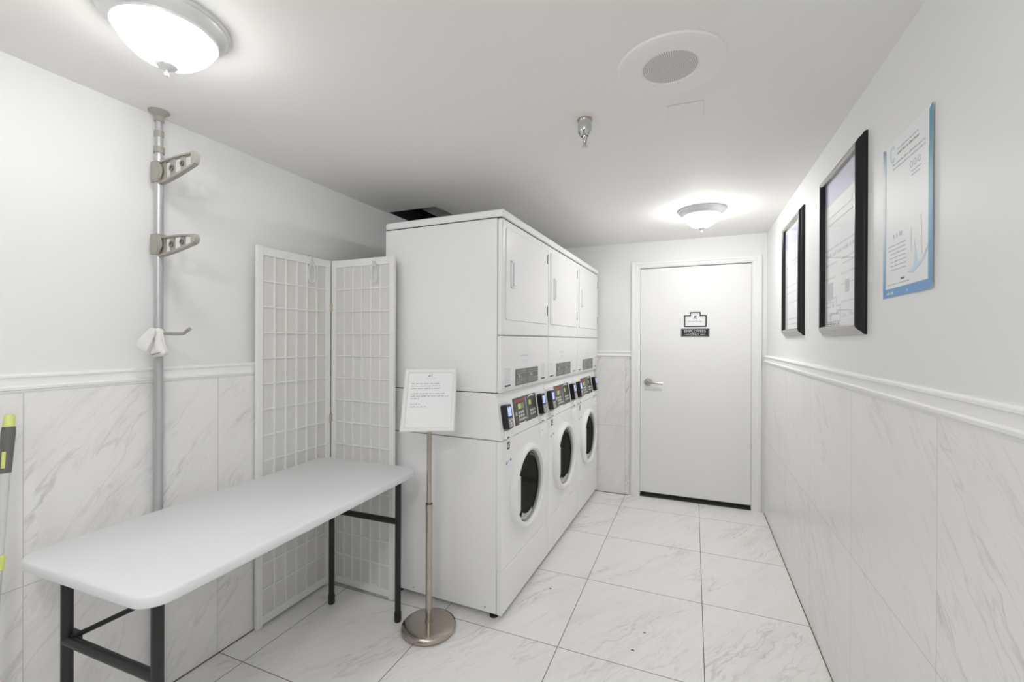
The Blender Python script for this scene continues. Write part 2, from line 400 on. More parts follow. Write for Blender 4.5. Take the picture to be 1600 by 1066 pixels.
# ------------------------------------------------------------------ STACKED WASHER-DRYERS
W_ = .684
TIL = math.atan2(.035, .23)
def cp(u, w_, d):                       # console plane: u across, w up the slope, d out
    return (-.035 / .2326 * w_ + d * math.cos(TIL), u, .890 + w_ * math.cos(TIL) + d * math.sin(TIL))
def front_fn(d0=0.0): return lambda a, b, t: (d0 + t, a, b)
def make_stack():
    R = empty('stacked_washer_dryer')
    # washer cabinet
    c = MB().box(-.716, -.030, 0, W_, .035, .8865)
    c.box(-.66, -.06, -.0015, 0, .045, .072)
    cab = c.build('washer_cabinet', 'white', R, bevel=.004)
    for (x, z) in ((-.09, .058), (-.52, .058)): MB().lathe([(.0001, 0), (.005, 0), (.004, .003), (.0001, .003)], (x, -.0015, z), 'y', 12, -1).build('screw', 'chrome', cab)
    MB().box(-.69, -.02, .004, W_ - .004, .862, .8895).box(-.69, -.035, .004, W_ - .004, 1.108, 1.1255).build('seam_gap', 'seam', R, smooth=0)
    cu, cz = .322, .584
    Z0, Z1 = .2505, .8865
    def rim(t):                      # point of the panel outline in direction t
        c, d = math.cos(t), math.sin(t)
        k = min(((W_ - cu) if c > 0 else cu) / max(abs(c), 1e-6), ((Z1 - cz) if d > 0 else (cz - Z0)) / max(abs(d), 1e-6))
        return cu + c * k, cz + d * k
    an = sorted([2 * PI * k / 88 for k in range(88)] + [math.atan2(z - cz, u - cu) % (2 * PI) for u in (0, W_) for z in (Z0, Z1)])
    rr_ = .176
    MB().loft([[(x, *f_(t)) for t in an] for x, f_ in ((-.028, lambda t: (cu + rr_ * math.cos(t), cz + rr_ * math.sin(t))), (-.028, rim), (-.004, rim), (0, lambda t: tuple(c0 + (v - c0) * .988 for c0, v in zip((W_ / 2, (Z0 + Z1) / 2), rim(t)))),
              (0, lambda t: (cu + rr_ * math.cos(t), cz + rr_ * math.sin(t))), (-.028, lambda t: (cu + rr_ * math.cos(t), cz + rr_ * math.sin(t))))], cap=False).build('front_panel', 'white', R, smooth=30)
    MB().box(-.028, 0, 0, W_, .032, .250).build('kick_panel', 'white', R, bevel=.003, seg=2)
    for (x, y) in ((-.06, .04), (-.06, W_ - .04), (-.64, .04), (-.64, W_ - .04)):
        MB().lathe([(.0001, 0), (.022, 0), (.022, .010), (.010, .013), (.010, .036), (.0001, .036)], (x, y, 0), 'z', 16).build('leveling_foot', 'blackp', R)
    # washer door
    d = MB().lathe([(.2275, 0), (.2275, .014), (.224, .024), (.216, .031), (.207, .0335), (.200, .032), (.195, .026), (.1925, .018), (.1915, .010), (.1905, .004), (.190, .001), (.2275, .0)], (0, cu, cz), 'x', 96)
    d.f = d.f[:-2]
    wd = d.build('washer_door', 'white2', R, smooth=40)
    g = MB().lathe([(.1895, .0035), (.16, .0075), (.12, .0105), (.07, .0125), (.03, .013), (.0001, .013), (.0001, .001), (.1895, .001)], (0, cu, cz), 'x', 64)
    g.build('door_glass', 'dglass', wd)
    MB().lathe([(.1915, .016), (.1875, .014), (.187, .009), (.191, .010)], (0, cu, cz), 'x', 64, 1, False).build('door_gasket', 'drumrim', wd)
    MB().lathe([(.1845, .011), (.181, .0105), (.181, .004), (.185, .004)], (0, cu, cz), 'x', 64, 1, False).build('door_gasket', 'drumrim', wd)
    # drum lip glinting low behind the glass rim
    ring = []
    for k in range(17):
        t = math.radians(236 + 56 * k / 16); rr = .182
        for_ = [(rr, .005), (rr - .002, .0085), (rr - .032, .0115), (rr - .030, .010)]
        ring.append([(x, cu + r_ * math.cos(t), cz + r_ * math.sin(t)) for r_, x in for_])
    MB().loft(ring).build('drum_rim', 'steel', wd)
    ring = []
    for k in range(17):
        t = math.radians(-58 + 140 * k / 16); rr = .176
        ring.append([(x, cu + r_ * math.cos(t), cz + r_ * math.sin(t)) for r_, x in ((rr, .007), (rr - .012, .0085), (rr - .014, .0108), (rr - .002, .0098))])
    MB().loft(ring).build('glass_band', 'smoke', wd)
    # moulded grip across the left of the opening
    ang = [math.radians(a) for a in range(150, 211, 6)]
    P = [(cu + .200 * math.cos(a), cz + .200 * math.sin(a)) for a in ang]
    P += [(cu - .160, cz - .100), (cu - .149, cz - .086), (cu - .149, cz + .090), (cu - .166, cz + .100)]
    MB().prism(P, front_fn(), .004, .030).build('door_grip', 'white2', wd, bevel=.002)
    # detergent drawer
    dd = MB().prism(rrect(.535, .660, .800, .872, .008), front_fn(), -.004, .0025).build('detergent_drawer', 'white2', R, bevel=.0015)
    MB().prism([(.575, .845), (.635, .858), (.625, .847), (.582, .834)], front_fn(), .0025, .006).build('drawer_pull', 'white2', dd, bevel=.001)
    # badges on the front
    b = MB().prism([(.060, .835), (.092, .835), (.092, .872), (.060, .872)], front_fn(), .0002, .0010); bo = b.build('badge', 'ink', R, smooth=0)
    MB().prism([(.066, .856), (.084, .866), (.084, .862), (.066, .850)], front_fn(), .0010, .0013).prism([(.062, .846), (.090, .846), (.090, .849), (.062, .849)], front_fn(), .0010, .0013).build('badge_mark', 'inkw', bo, smooth=0)
    so = MB().prism([(.060, .764), (.108, .770), (.108, .782), (.060, .776)], front_fn(), .0002, .0006).build('sticker', 'bluel', R, smooth=0)
    for (u, z) in ((.058, .768), (.108, .776)): MB().prism([(u + .007 * math.cos(q), z + .007 * math.sin(q)) for q in [2 * PI * i / 12 for i in range(12)]], front_fn(), .0006, .0010).build('sticker_dot', 'navy', so, smooth=0)
    st = MB(); scribble(st, front_fn(), .062, .112, .748, .006, .0003); st.build('sticker_print', 'bluel', so, smooth=0)
    # console
    P = [(-.716, .8895), (0, .8895), (.0, .895), (-.034, 1.1215), (-.716, 1.1215)]
    con = MB().prism(P, lambda a, b, t: (a, t, b), 0, W_).build('control_console', 'white', R, bevel=.004)
    MB().box(-.26, -.031, .20, .23, 1.1, 1.118).build('console_clip', 'white', con)
    PN = [(.165, .048), (.165, .178), (.560, .190), (.560, .060)]
    PN = [(.180, .043), (.515, .043), (.515, .186), (.180, .186)]
    pan = MB().prism(PN, lambda a, b, t: cp(a, b, t), .0005, .003).build('control_panel', 'panel', R, smooth=0)
    q = lambda a, b, t: cp(.18 + (a - .165) * .848, b, t)
    MB().prism([(.195, .160), (.345, .163), (.345, .176), (.195, .173)], q, .003, .0036).build('red_stripe', 'red', pan, smooth=0)
    MB().prism([(.235, .122), (.330, .122), (.330, .152), (.235, .152)], q, .003, .0036).build('display_window', 'gkey', pan, smooth=0)
    MB().prism([(.237, .124), (.277, .124), (.277, .150), (.237, .150)], q, .0036, .0042).build('washer_display', 'lcd', pan, smooth=0)
    MB().prism([(.425, .128), (.460, .128), (.460, .154), (.425, .154)], q, .003, .0036).build('dryer_display', 'lcd', pan, smooth=0)
    MB().prism([(.370, .055), (.376, .055), (.376, .180), (.370, .180)], q, .003, .0036).build('divider_line', 'lav', pan, smooth=0)
    sw = []
    for k in range(13): t = k / 12; sw.append((.40 + .13 * t, .168 + .015 * math.sin(PI * t * .9)))
    for k in range(12, -1, -1): t = k / 12; sw.append((.40 + .13 * t, .168 + .007 * math.sin(PI * t * .9)))
    MB().prism(sw, q, .003, .0036).build('curved_flourish', 'inkw', pan, smooth=0); MB().prism([(a - .19, .222 - b) for a, b in sw], q, .003, .0036).build('curved_flourish', 'inkw', pan, smooth=0)
    keys = [(.228 + .034 * i, .250 + .034 * i, .060 + .019 * j, .073 + .019 * j) for i in range(3) for j in range(3)] + [(.330, .350, .060, .070), (.186, .206, .092, .112)]
    keys += [(.430 + .036 * i, .452 + .036 * i, .068 + .020 * j, .081 + .020 * j) for i in range(3) for j in range(2)]
    for kx in keys: MB().prism(rrect(*kx, .003, 3), q, .003, .005).build('key', 'btn', pan)
    # card readers, one each side
    q = lambda a, b, t: cp(a, b, t)
    for u0 in (.018, .526):
        br = MB().prism([(u0 - .008, .016), (u0 + .084, .016), (u0 + .080, .070), (u0 + .072, .19), (u0 - .004, .19), (u0 - .008, .06)], q, .0, .006)
        br.prism([(u0 + .0, .006), (u0 + .080, .006), (u0 + .066, .045), (u0 + .010, .045)], q, .0, .020)
        cr = MB().prism(rrect(u0, u0 + .066, .052, .172, .010, 5), q, .006, .038).build('card_reader', 'blackp', R, bevel=.004, seg=3)
        br.build('reader_bracket', 'white2', cr, bevel=.002)
        MB().prism(rrect(u0 + .008, u0 + .060, .108, .164, .003, 2), q, .038, .0388).build('screen_bezel', 'navy', cr, smooth=0)
        MB().prism([(u0 + .012, .114), (u0 + .052, .114), (u0 + .052, .158), (u0 + .012, .158)], q, .0388, .0393).build('reader_screen', 'lcdb', cr, smooth=0)
        MB().prism(rrect(u0 + .008, u0 + .060, .058, .104, .004, 2), q, .038, .0393).build('reader_keypad', 'gkey', cr)
        for (a, b) in ((.015, .088), (.038, .090), (.027, .074), (.027, .062)): MB().prism(rrect(u0 + a, u0 + a + .013, b, b + .008, .002, 2), q, .0393, .0405).build('reader_key', 'btn', cr)
        MB().prism([(u0 + .002, .008), (u0 + .030, .008), (u0 + .030, .014), (u0 + .002, .014)], q, .020, .021).build('card_slot', 'seam', cr, smooth=0)
    # dryer cabinet
    MB().box(-.716, -.030, 0, W_, 1.1255, 1.988).build('dryer_cabinet', 'white', R, bevel=.004)
    MB().prism([(-.028, 1.124), (-.012, 1.124), (0, 1.150), (0, 1.407), (-.028, 1.407)], lambda a, b, t: (a, t, b), 0, W_).build('dryer_lower_panel', 'white', R, bevel=.006, seg=3)
    MB().box(-.028, 0, 0, W_, 1.411, 1.986).build('dryer_upper_panel', 'white', R, bevel=.008, seg=3)
    dd = MB().prism(rrect(.034, .646, 1.487, 1.945, .012), front_fn(), -.001, .007).build('dryer_door', 'white', R, bevel=.003, seg=2)
    h = MB(); u0, u1, z0, z1 = .084, .122, 1.650, 1.788
    h.box(.0065, .016, u0, u0 + .008, z0, z1).box(.0065, .014, u1 - .006, u1, z0 + .012, z1 - .012).box(.0065, .016, u0, u1, z0, z0 + .010).box(.0065, .016, u0, u1, z1 - .010, z1)
    h.build('door_handle', 'white2', dd, bevel=.003)
    MB().box(.0068, .0085, u0 + .008, u1 - .004, z0 + .01, z1 - .01).build('handle_pocket_shade', 'lav', dd, smooth=0)  # lavender plate paints the shading of the handle recess
    for z in (1.540, 1.862):
        MB().box(.001, .0095, .644, .652, z, z + .058).build('door_hinge', 'taupe2', dd, bevel=.001)
    MB().box(-.720, .006, .000, W_ , 1.992, 2.032).build('top_cover', 'white', R, bevel=.012, seg=4)
    MB().box(-.71, -.01, .006, W_ - .006, 1.984, 1.994).build('top_seam_gap', 'seam', R, smooth=0)
    # printed plates on the lower dryer panel
    pl = MB().box(.0002, .0012, .160, .498, 1.147, 1.233).build('instruction_plate', 'plate', R, smooth=0)
    sc = MB(); rr = random.Random(3); fp = front_fn()
    for (a0, a1) in ((.175, .318), (.345, .487)):
        for b, hh in ((1.218, .006), (1.207, .005), (1.172, .005), (1.163, .005), (1.155, .004)): scribble(sc, fp, a0, a1, b, hh, .0013, rnd=rr)
        sc.box(.0013, .0016, a0 + .03, a0 + .045, 1.186, 1.203).box(.0013, .0016, a0 + .06, a0 + .068, 1.186, 1.196).box(.0013, .0016, a0 - .004, a1 + .004, 1.2285, 1.2295).box(.0013, .0016, a0, a1, 1.180, 1.181)
    sc.build('plate_print', 'inkl', pl, smooth=0)
    for (a0, a1) in ((.028, .098), (.552, .618)):
        sh_ = MB().box(.0002, .0008, a0 - .004, a1 + .004, 1.148, 1.246).build('instruction_sheet', 'paper', R, smooth=0)
        sc = MB()
        for k in range(9): scribble(sc, fp, a0, a1, 1.238 - .0085 * k, .0045, .0009, rnd=rr)
        sc.build('sheet_print', 'inkl', sh_, smooth=0)
        MB().box(.0009, .0013, a0, a1, 1.152, 1.161).build('sheet_bar', 'ink', sh_, smooth=0)
    em = MB(); scribble(em, fp, .24, .35, 1.30, .012, .0002, rnd=rr); scribble(em, fp, .26, .33, 1.275, .007, .0002, rnd=rr); em.build('embossed_mark', 'inkp', R, smooth=0)
    return R
ST = make_stack(); ST.location = (-.864, 1.968, 0); ST.rotation_euler.z = -math.atan2(.048, 2.065)
Tv = Vector((.048, 2.065, 0)).normalized()
LB = ['white stacked washer and dryer nearest the sign stand, its whole side showing',
      'white stacked washer and dryer in the middle of the row of three',
      'white stacked washer and dryer farthest away, against the back wall by the door']
for i in range(3):
    o = ST if i == 0 else copy_tree(ST)
    if i: o.location = Vector((-.864, 1.968, 0)) + Tv * (.6875 * i + (.004 if i == 2 else 0))
    tag(o, LB[i], 'washer dryer', 'stacked washer-dryers along the left')

# exhaust duct seen in the ceiling opening
dk = MB().tube([(-1.70, 2.60, 2.365), (-1.70, 3.03, 2.365)], .085, 28)
du = dk.build('exhaust_duct', 'duct', None); tag(du, 'grey metal duct up inside the rough dark opening in the ceiling', 'duct')
MB().box(-1.60, -1.565, 2.50, 2.60, 2.275, 2.330).build('foil_tape', 'foil', du, bevel=.004)

# ------------------------------------------------------------------ FOLDING TABLE
T = empty('folding_table', (-1.553, 1.243, 0), math.radians(1.85), 'long white plastic folding table with black tube legs', 'table')
TZ = .745
tp = rrect(-.305, .305, -.61, .61, .075, 10)
def ins(p, d): return rrect(-.307 + d, .307 - d, -.606 + d, .606 - d, .066 - d, 10)
rings = [[(x, y, z) for x, y in ins(0, d)] for d, z in ((.010, TZ - .033), (.003, TZ - .031), (.0, TZ - .026), (.001, TZ - .007), (.004, TZ - .002), (.009, TZ), )]
MB().loft(rings).build('tabletop', 'table', T, smooth=40)
LY = .535; XB, XF = -.182, .230
for X in (XB, XF):
    for sy in (-1, 1):
        lg = MB().tube([(X, sy * LY, .03), (X, sy * LY, .708)], .0145, 18).build('leg', 'black', T)
        MB().tube([(X, sy * LY, 0), (X, sy * LY, .006), (X, sy * LY, .045), (X, sy * LY, .05)], .0, 18, [.015, .0175, .0170, .0150]).build('foot_cap', 'blackp', lg)
for sy in (-1, 1):
    MB().tube([(XB, sy * LY, .49), (XF, sy * LY, .49)], .0145, 16).build('crossbar', 'black', T)
    MB().tube([(XB, sy * LY, .700), (XF, sy * LY, .700)], .0115, 16).build('leg_rail', 'black', T)
    end = (.245, sy * .27, .706) if sy < 0 else (XB + .05, sy * .20, .706)
    st_ = Vector((XB + .035, sy * (LY - .022), .508)); en_ = Vector(end)
    br = MB().tube([(XB + .004, sy * (LY - .004), .494), st_, st_.lerp(en_, .5), en_], .0078, 12)
    br.box(XB - .014, XB + .030, min(sy * LY, sy * (LY - .024)), max(sy * LY, sy * (LY - .024)), .480, .510)
    br.build('brace', 'black', T, bevel=.003)

# ------------------------------------------------------------------ FOLDING SCREEN
FS = empty('folding_screen', (-1.914, 1.925, 0), 0, 'white shoji style folding screen with gridded paper panels', 'room divider')
def shoji(length, height, parent, loc, rz):
    fr = MB(); t = .009; sw = .030
    fr.box(0, sw, -t, t, 0, height).box(length - sw, length, -t, t, 0, height)
    fr.box(sw, length - sw, -t, t, height - .042, height - .002).box(sw, length - sw, -t, t, .012, .052)
    f = fr.build('screen_panel', 'screenw', parent, loc, (0, 0, rz), bevel=.0015)
    z0, z1 = .052, height - .042
    MB().box(sw, length - sw, -.0005, .0005, z0, z1).build('rice_paper', 'rice', f, smooth=0)
    lt = MB()
    for i in range(1, 6):
        x = sw + (length - 2 * sw) * i / 6; lt.box(x - .0032, x + .0032, -.008, .008, z0, z1)
    for k in range(1, 14):
        z = z0 + (z1 - z0) * k / 14; lt.box(sw, length - sw, -.0065, .0065, z - .003, z + .003)
    lt.build('lattice', 'screenw', f, smooth=0)
    return f
shoji(.452, 1.83, FS, (0, -.012, .003), -PI / 2)
shoji(.440, 1.83, FS, (.009, .002, .003), -math.radians(1.2))
for z in (.28, .92, 1.545):
    MB().lathe([(.0001, 0), (.0030, 0), (.0030, .045), (.0001, .045)], (.0105, -.0105, z), 'z', 10).box(.0093, .0103, -.020, -.011, z, z + .045).box(.011, .020, -.0085, -.0072, z, z + .045).build('hinge', 'brass', FS, bevel=.0005)

def hanger(loc, rz, label):
    e = empty('hanging_hook', loc, rz, label, 'hook', 'clear plastic hooks hung on the folding screen')
    hk = MB().tube([(-.003, .016, -.022), (-.003, .016, -.004), (0, .013, .004), (0, .004, .0065), (0, -.008, .0050), (0, -.0145, -.003), (0, -.0150, -.030)], .0016, 8)
    hk.build('wire_hook', 'chrome', e)
    pts = []
    for k in range(25):
        t = 2 * PI * k / 24; pts.append((.019 * math.sin(t) * (1 - .25 * math.cos(t)), -.0155 - .003 * math.sin(t), -.085 + .055 * math.cos(t)))
    MB().tube(pts, .0040, 8).build('plastic_loop', 'clear', e)
    MB().box(-.010, .010, -.0172, -.0150, -.052, -.022).build('plastic_tab', 'clear', e, bevel=.0008)
    return e
hanger((-1.914, 1.775, 1.833), math.radians(90), 'clear plastic hook hung over the left panel of the white folding screen')
hanger((-1.594, 1.921, 1.833), 0, 'clear plastic hook hung over the right panel of the white folding screen')

# ------------------------------------------------------------------ SIGN STAND
SS = empty('sign_stand', (-1.168, 1.795, 0), math.atan2(.38178899, .92424869), 'brushed nickel pedestal stand holding a tilted framed notice', 'sign stand')
MB().lathe([(.0001, 0), (.122, 0), (.129, .006), (.130, .016), (.126, .026), (.112, .033), (.095, .0345), (.018, .037), (.017, .044), (.0001, .044)]).build('base', 'nickel', SS, smooth=50)
MB().lathe([(.0001, .037), (.0150, .037), (.0150, .560), (.0165, .580), (.0165, .600), (.0001, .600)], seg=32).build('lower_tube', 'nickel', SS)
MB().lathe([(.0001, .58), (.0118, .58), (.0118, .965), (.0001, .965)], seg=32).build('upper_tube', 'nickel', SS)
MB().tube([(0, .0, .960), (0, -.026, .964), (0, -.038, .970)], .009, 14).build('head_bracket', 'nickel', SS)
MB().lathe([(.0001, .598), (.0160, .598), (.0160, .604), (.0001, .604)], seg=32).build('collar', 'blackp', SS)
TL = math.radians(25); RO = math.radians(-.8)
def hp(a, b, t):                       # head plane: a right, b up the face, t out towards the reader
    a, b = a * math.cos(RO) + b * math.sin(RO), b * math.cos(RO) - a * math.sin(RO)
    return (a, -.056 + b * math.sin(TL) - t * math.cos(TL), .956 + b * math.cos(TL) + t * math.sin(TL))
fr = MB(); HW, HH = .128, .314
PR = [(0, 0), (0, .006), (.003, .011), (.008, .0135), (.013, .0125), (.018, .009), (.021, .004), (.021, 0)]
def ringf(c):
    (ax, by) = c; sx = -1 if ax < 0 else 1; sy = -1 if by <= 0 else 1
    return [hp(ax - sx * p, by - sy * p, q) for p, q in PR]
cs = [(-HW, 0), (HW, 0), (HW, HH), (-HW, HH)]
rg = [ringf(c) for c in cs]; n = len(PR)
vs = [p for r in rg for p in r]; fs = []
for k in range(4):
    for i in range(n): fs.append((k * n + i, k * n + (i + 1) % n, ((k + 1) % 4) * n + (i + 1) % n, ((k + 1) % 4) * n + i))
fr.add(vs, fs)
fo = fr.build('notice_frame', 'snap', SS, smooth=50)
MB().prism([(-HW + .004, .004), (HW - .004, .004), (HW - .004, HH - .004), (-HW + .004, HH - .004)], hp, -.003, .0).build('frame_back', 'snap', SS)
no = MB().prism([(-HW + .018, .018), (HW - .018, .018), (HW - .018, HH - .018), (-HW + .018, HH - .018)], hp, .0005, .0015).build('notice', 'paper', SS, smooth=0)
pt = MB(); rr = random.Random(11)
for (b, e_) in ((.235, .050), (.223, .055), (.211, .055), (.184, .080), (.172, .090), (.159, -.048), (.132, -.042), (.119, -.008)):
    scribble(pt, hp, -.090, e_, b, .0062, .0017, rnd=rr)
pt.build('notice_print', 'gkey', no, smooth=0)
pt = MB(); scribble(pt, hp, -.030, .030, .264, .004, .0017, rnd=rr); pt.build('notice_heading', 'inkp', no, smooth=0)
MB().prism([(-.012, .274), (-.006, .274), (-.004, .281), (-.010, .281)], hp, .0017, .0019).build('notice_logo', 'navy', no, smooth=0)
MB().prism([(-.002, .274), (.010, .274), (.006, .282), (.010, .290), (-.010, .290), (-.002, .284)], hp, .0017, .0019).build('notice_emblem', 'bluel', no, smooth=0)

# ------------------------------------------------------------------ TENSION POLE WITH ARMS
PX, PY = -1.9075, 1.046
TP = empty('tension_pole', (PX, PY, 0), 0, 'silver floor-to-ceiling tension pole with folding hanger arms by left wall', 'laundry pole')
MB().lathe([(.0001, 0), (.022, 0), (.022, .006), (.0158, .012), (.0158, .03), (.0001, .03)], seg=24).build('foot', 'taupe', TP)
MB().lathe([(.0001, .03), (.0150, .03), (.0150, 2.09), (.0001, 2.09)], seg=32).build('lower_tube', 'alu', TP)
MB().lathe([(.0001, 2.09), (.0135, 2.09), (.0135, 2.17), (.0001, 2.17)], seg=32).build('middle_tube', 'alu', TP)
MB().lathe([(.0001, 2.17), (.0120, 2.17), (.0120, 2.24), (.0001, 2.24)], seg=32).build('upper_tube', 'alu', TP)
for z, r in ((2.100, .0175), (2.163, .0155)):
    MB().lathe([(.0001, z), (r, z), (r, z + .024), (.0001, z + .024)], seg=28).build('collar', 'taupe', TP, bevel=.001)
MB().lathe([(.0001, 2.222), (.0155, 2.222), (.016, 2.242), (.022, 2.250), (.034, 2.258), (.034, H - .0005), (.0001, H - .0005)], seg=32).build('ceiling_cap', 'taupe', TP)
def arm(z0, h0, h1, top1, parent):
    """hanger arm reaching out over the room (+x), slotted plate with a rim"""
    L = .205
    tb = lambda s: (z0 + h0 + (top1 - z0 - h0) * s + .004 * math.sin(PI * s), z0 + .004 + (top1 - h1 - z0 - .004) * s ** 1.35)
    x = lambda s: .012 + L * s
    pl = MB(); f = lambda a, b, t: (a, t, b)
    # rim: top bar, bottom bar, tip
    N_ = 14
    top = [(x(k / N_), tb(k / N_)[0]) for k in range(N_ + 1)]; bot = [(x(k / N_), tb(k / N_)[1]) for k in range(N_ + 1)]
    for A, dz in ((top, -.007), (bot, .009)):
        P = A + [(a, b + dz) for a, b in A[::-1]]
        pl.prism(P, f, -.009, .009)
    ex, et, eb = x(1), tb(1)[0], tb(1)[1]
    tipP = [(ex - .012, eb), (ex + .006, eb + .004), (ex + .013, eb + .016), (ex + .013, et - .012), (ex + .006, et), (ex - .012, et)]
    pl.prism(tipP, f, -.010, .010)
    a = pl.build('hanger_arm', 'taupe', parent, bevel=.0015)
    # web with round lightening holes -> cross pieces
    for s0, s1 in ((.0, .14), (.30, .42), (.60, .72)):
        P = [(x(s0), tb(s0)[1] + .004), (x(s1), tb(s1)[1] + .004), (x(s1), tb(s1)[0] - .004), (x(s0), tb(s0)[0] - .004)]
        MB().prism(P, f, -.003, .003).build('arm_web', 'taupe', a, bevel=.001)
    for s_ in (.07, .36, .66):
        zc = (tb(s_)[0] + tb(s_)[1]) / 2; rr_ = .013 - .004 * s_
        MB().lathe([(rr_ * .55, 0), (rr_, 0), (rr_, .0045), (rr_ * .55, .0045)], (x(s_), -.003, zc), 'y', 20, -1, False).build('arm_eyelet', 'taupe2', a)
    # clamp on the pole: disc body and base
    cl = MB().box(-.0185, .020, -.019, .016, z0 + .012, z0 + .090)
    cl.lathe([(.0001, 0), (.040, 0), (.040, .005), (.034, .007), (.034, .010), (.028, .010), (.0001, .011)], (.000, -.010, z0 + .050), 'y', 36, -1)
    cl2 = MB()
    for v in cl.v: cl2.v.append((max(-.0185, v[0]), v[1], max(z0 + .006, min(z0 + .094, v[2]))))
    cl2.f = cl.f; cl2.build('arm_clamp', 'taupe', a, bevel=.001)
arm(1.975, .090, .048, 2.072, TP)
arm(1.697, .078, .036, 1.770, TP)
hk = MB().tube([(-.004, -.020, 1.408), (.06, -.019, 1.407), (.150, -.019, 1.405), (.186, -.019, 1.406), (.204, -.019, 1.416), (.219, -.019, 1.422)], .0065, 12, [.0065, .0065, .0062, .006, .0062, .0065])
hk.tube([(-.002, -.018, 1.408), (.040, -.038, 1.408), (.069, -.056, 1.412), (.0765, -.062, 1.420)], .0062, 12)
hk.lathe([(.0151, 0), (.0195, 0), (.0195, .03), (.0151, .03)], (0, 0, 1.392), 'z', 24)
hk.build('coat_hook', 'taupe', TP)

def clothlump(name, path, loc, label, tip_dark=None, seed=1, fold=3):
    """soft gathered cloth: path = [(centre, half width x, half depth y)]"""
    rr = random.Random(seed); e = empty(name, loc, 0, label, 'cloth', 'white cloths on the pole hook')
    rings = []; n = 28; ph = rr.uniform(0, 6)
    for i, (c, a, b, tilt) in enumerate(path):
        ring = []
        for k in range(n):
            t = 2 * PI * k / n; w_ = 1 + .13 * math.sin(fold * t + ph + i * .35) + .06 * math.sin(7 * t - i)
            x_, y_ = a * w_ * math.cos(t), b * w_ * math.sin(t)
            ring.append((c[0] + x_ * math.cos(tilt), c[1] + y_, c[2] + x_ * math.sin(tilt)))
        rings.append(ring)
    MB().loft(rings).build('cloth_body', 'cloth', e, smooth=80, sub=1)
    return e, rings
# pale cloth draped to the left, end of the short prong
clothlump('cloth', [((.004, .0, .012), .008, .008, 0), ((.0, .0, .004), .014, .010, -.3), ((-.012, -.005, -.018), .020, .012, -.5), ((-.024, -.010, -.038), .027, .013, -.6),
                    ((-.034, -.014, -.056), .031, .013, -.55), ((-.038, -.016, -.067), .024, .009, -.5)], (-1.832, .983, 1.414), 'pinkish white cloth slumped off the left prong of the pole hook', seed=2)
e, rg = clothlump('cloth', [((0, 0, .006), .012, .014, 0), ((.002, 0, -.008), .019, .018, 0), ((.004, 0, -.030), .021, .016, 0), ((.006, 0, -.056), .023, .015, .05), ((.006, 0, -.074), .031, .020, .1),
                    ((.008, 0, -.090), .032, .022, .15), ((.010, 0, -.100), .024, .018, .2)], (-1.850, 1.014, 1.420), 'white sock-like cloth hung over the pole hook with its open end down', seed=5, fold=2)
ov = MB().lathe([(.0001, 0), (.013, 0), (.015, .002), (.0001, .003)], (0, 0, 0), 'z', 20, -1); ov.v = [(x * 1.1 + .022, y * .8 - .0195 + z, -.088 + y * .45 + z * .3) for x, y, z in ov.v]
ov.build('cloth_opening_shade', 'clothd', e)  # dark oval on the closed cloth paints the shade of its open end

# ------------------------------------------------------------------ MOP at the far left
MP = empty('mop', (0, 0, 0), 0, 'grey mop pole with charcoal grip and lime tip leaning at left wall', 'mop')
a_ = Vector((-1.868, .634, 1.160)); b_ = Vector((-1.80, .585, .70)); d_ = (b_ - a_).normalized()
at = lambda t: a_ + d_ * t
base_t = a_.z / -d_.z
MP.location = at(base_t)
rel = lambda p: p - at(base_t)
MB().tube([rel(at(.165)), rel(at(.5)), rel(at(base_t - .02))], .0125, 18, [.0115, .0110, .0100]).build('mop_pole', 'mopw', MP)
MB().tube([rel(at(.036)), rel(at(.05)), rel(at(.12)), rel(at(.168))], .0, 18, [.0140, .0155, .0140, .0130]).build('grip', 'grip', MP, smooth=50)
MB().tube([rel(at(0)), rel(at(.008)), rel(at(.036))], .0, 14, [.009, .012, .013]).build('tip_ring', 'lime', MP)
fwd = Vector((.72, -.65, 0)).normalized()
c1 = at(.105) + fwd * .0125; c2 = at(.152) + fwd * .0120
MB().tube([rel(c1), rel((c1 + c2) / 2), rel(c2)], .0045, 10).build('grip_inlay', 'lime', MP)
MB().tube([rel(at(.395)), rel(at(.435))], .0145, 18).build('pole_clip', 'lime', MP, bevel=.002)
MB().lathe([(.0001, 0), (.03, 0), (.05, .01), (.03, .03), (.013, .06), (.0001, .06)], (0, 0, 0), 'z', 20).build('mop_head', 'grip', MP)

# ------------------------------------------------------------------ CEILING FIXTURES
def ceiling_light():
    e = empty('ceiling_light')
    MB().lathe([(.0001, 0), (.172, 0), (.173, -.006), (.169, -.010), (.163, -.011), (.160, -.018), (.153, -.026), (.142, -.034), (.139, -.037), (.138, -.044), (.134, -.045), (.133, -.030), (.0001, -.030)], seg=96).build('metal_pan', 'nickel2', e, smooth=28)
    g = [(.133 * r_, -.038 - .092 * d_) for d_, r_ in ((0, 1), (.08, .99), (.18, .96), (.29, .915), (.39, .86), (.52, .77), (.65, .665), (.75, .55), (.84, .42), (.92, .27), (.98, .13), (1, .0001))]
    MB().lathe(g + [(.0001, -.06), (.12, -.040)], seg=80).build('glass_bowl', 'lampglass0', e, smooth=60)
    MB().lathe([(.0001, -.126), (.029, -.1275), (.027, -.131), (.016, -.137), (.006, -.140), (.004, -.147), (.007, -.151), (.006, -.157), (.0001, -.160)], seg=32).build('finial', 'nickel2', e, smooth=50)
    return e
LL = [((-1.352, .760), 'large round flush ceiling light above the folding table'),
      ((.048, 3.205), 'small looking round ceiling light in front of the door'),
      ((-.35, -.20), 'added unseen fill lamp shaped like the round ceiling lights, straight above the camera'),  # this and the next are unseen, added to brighten the room
      ((-.35, -1.30), 'added unseen fill lamp shaped like the round ceiling lights, farthest behind the camera')]
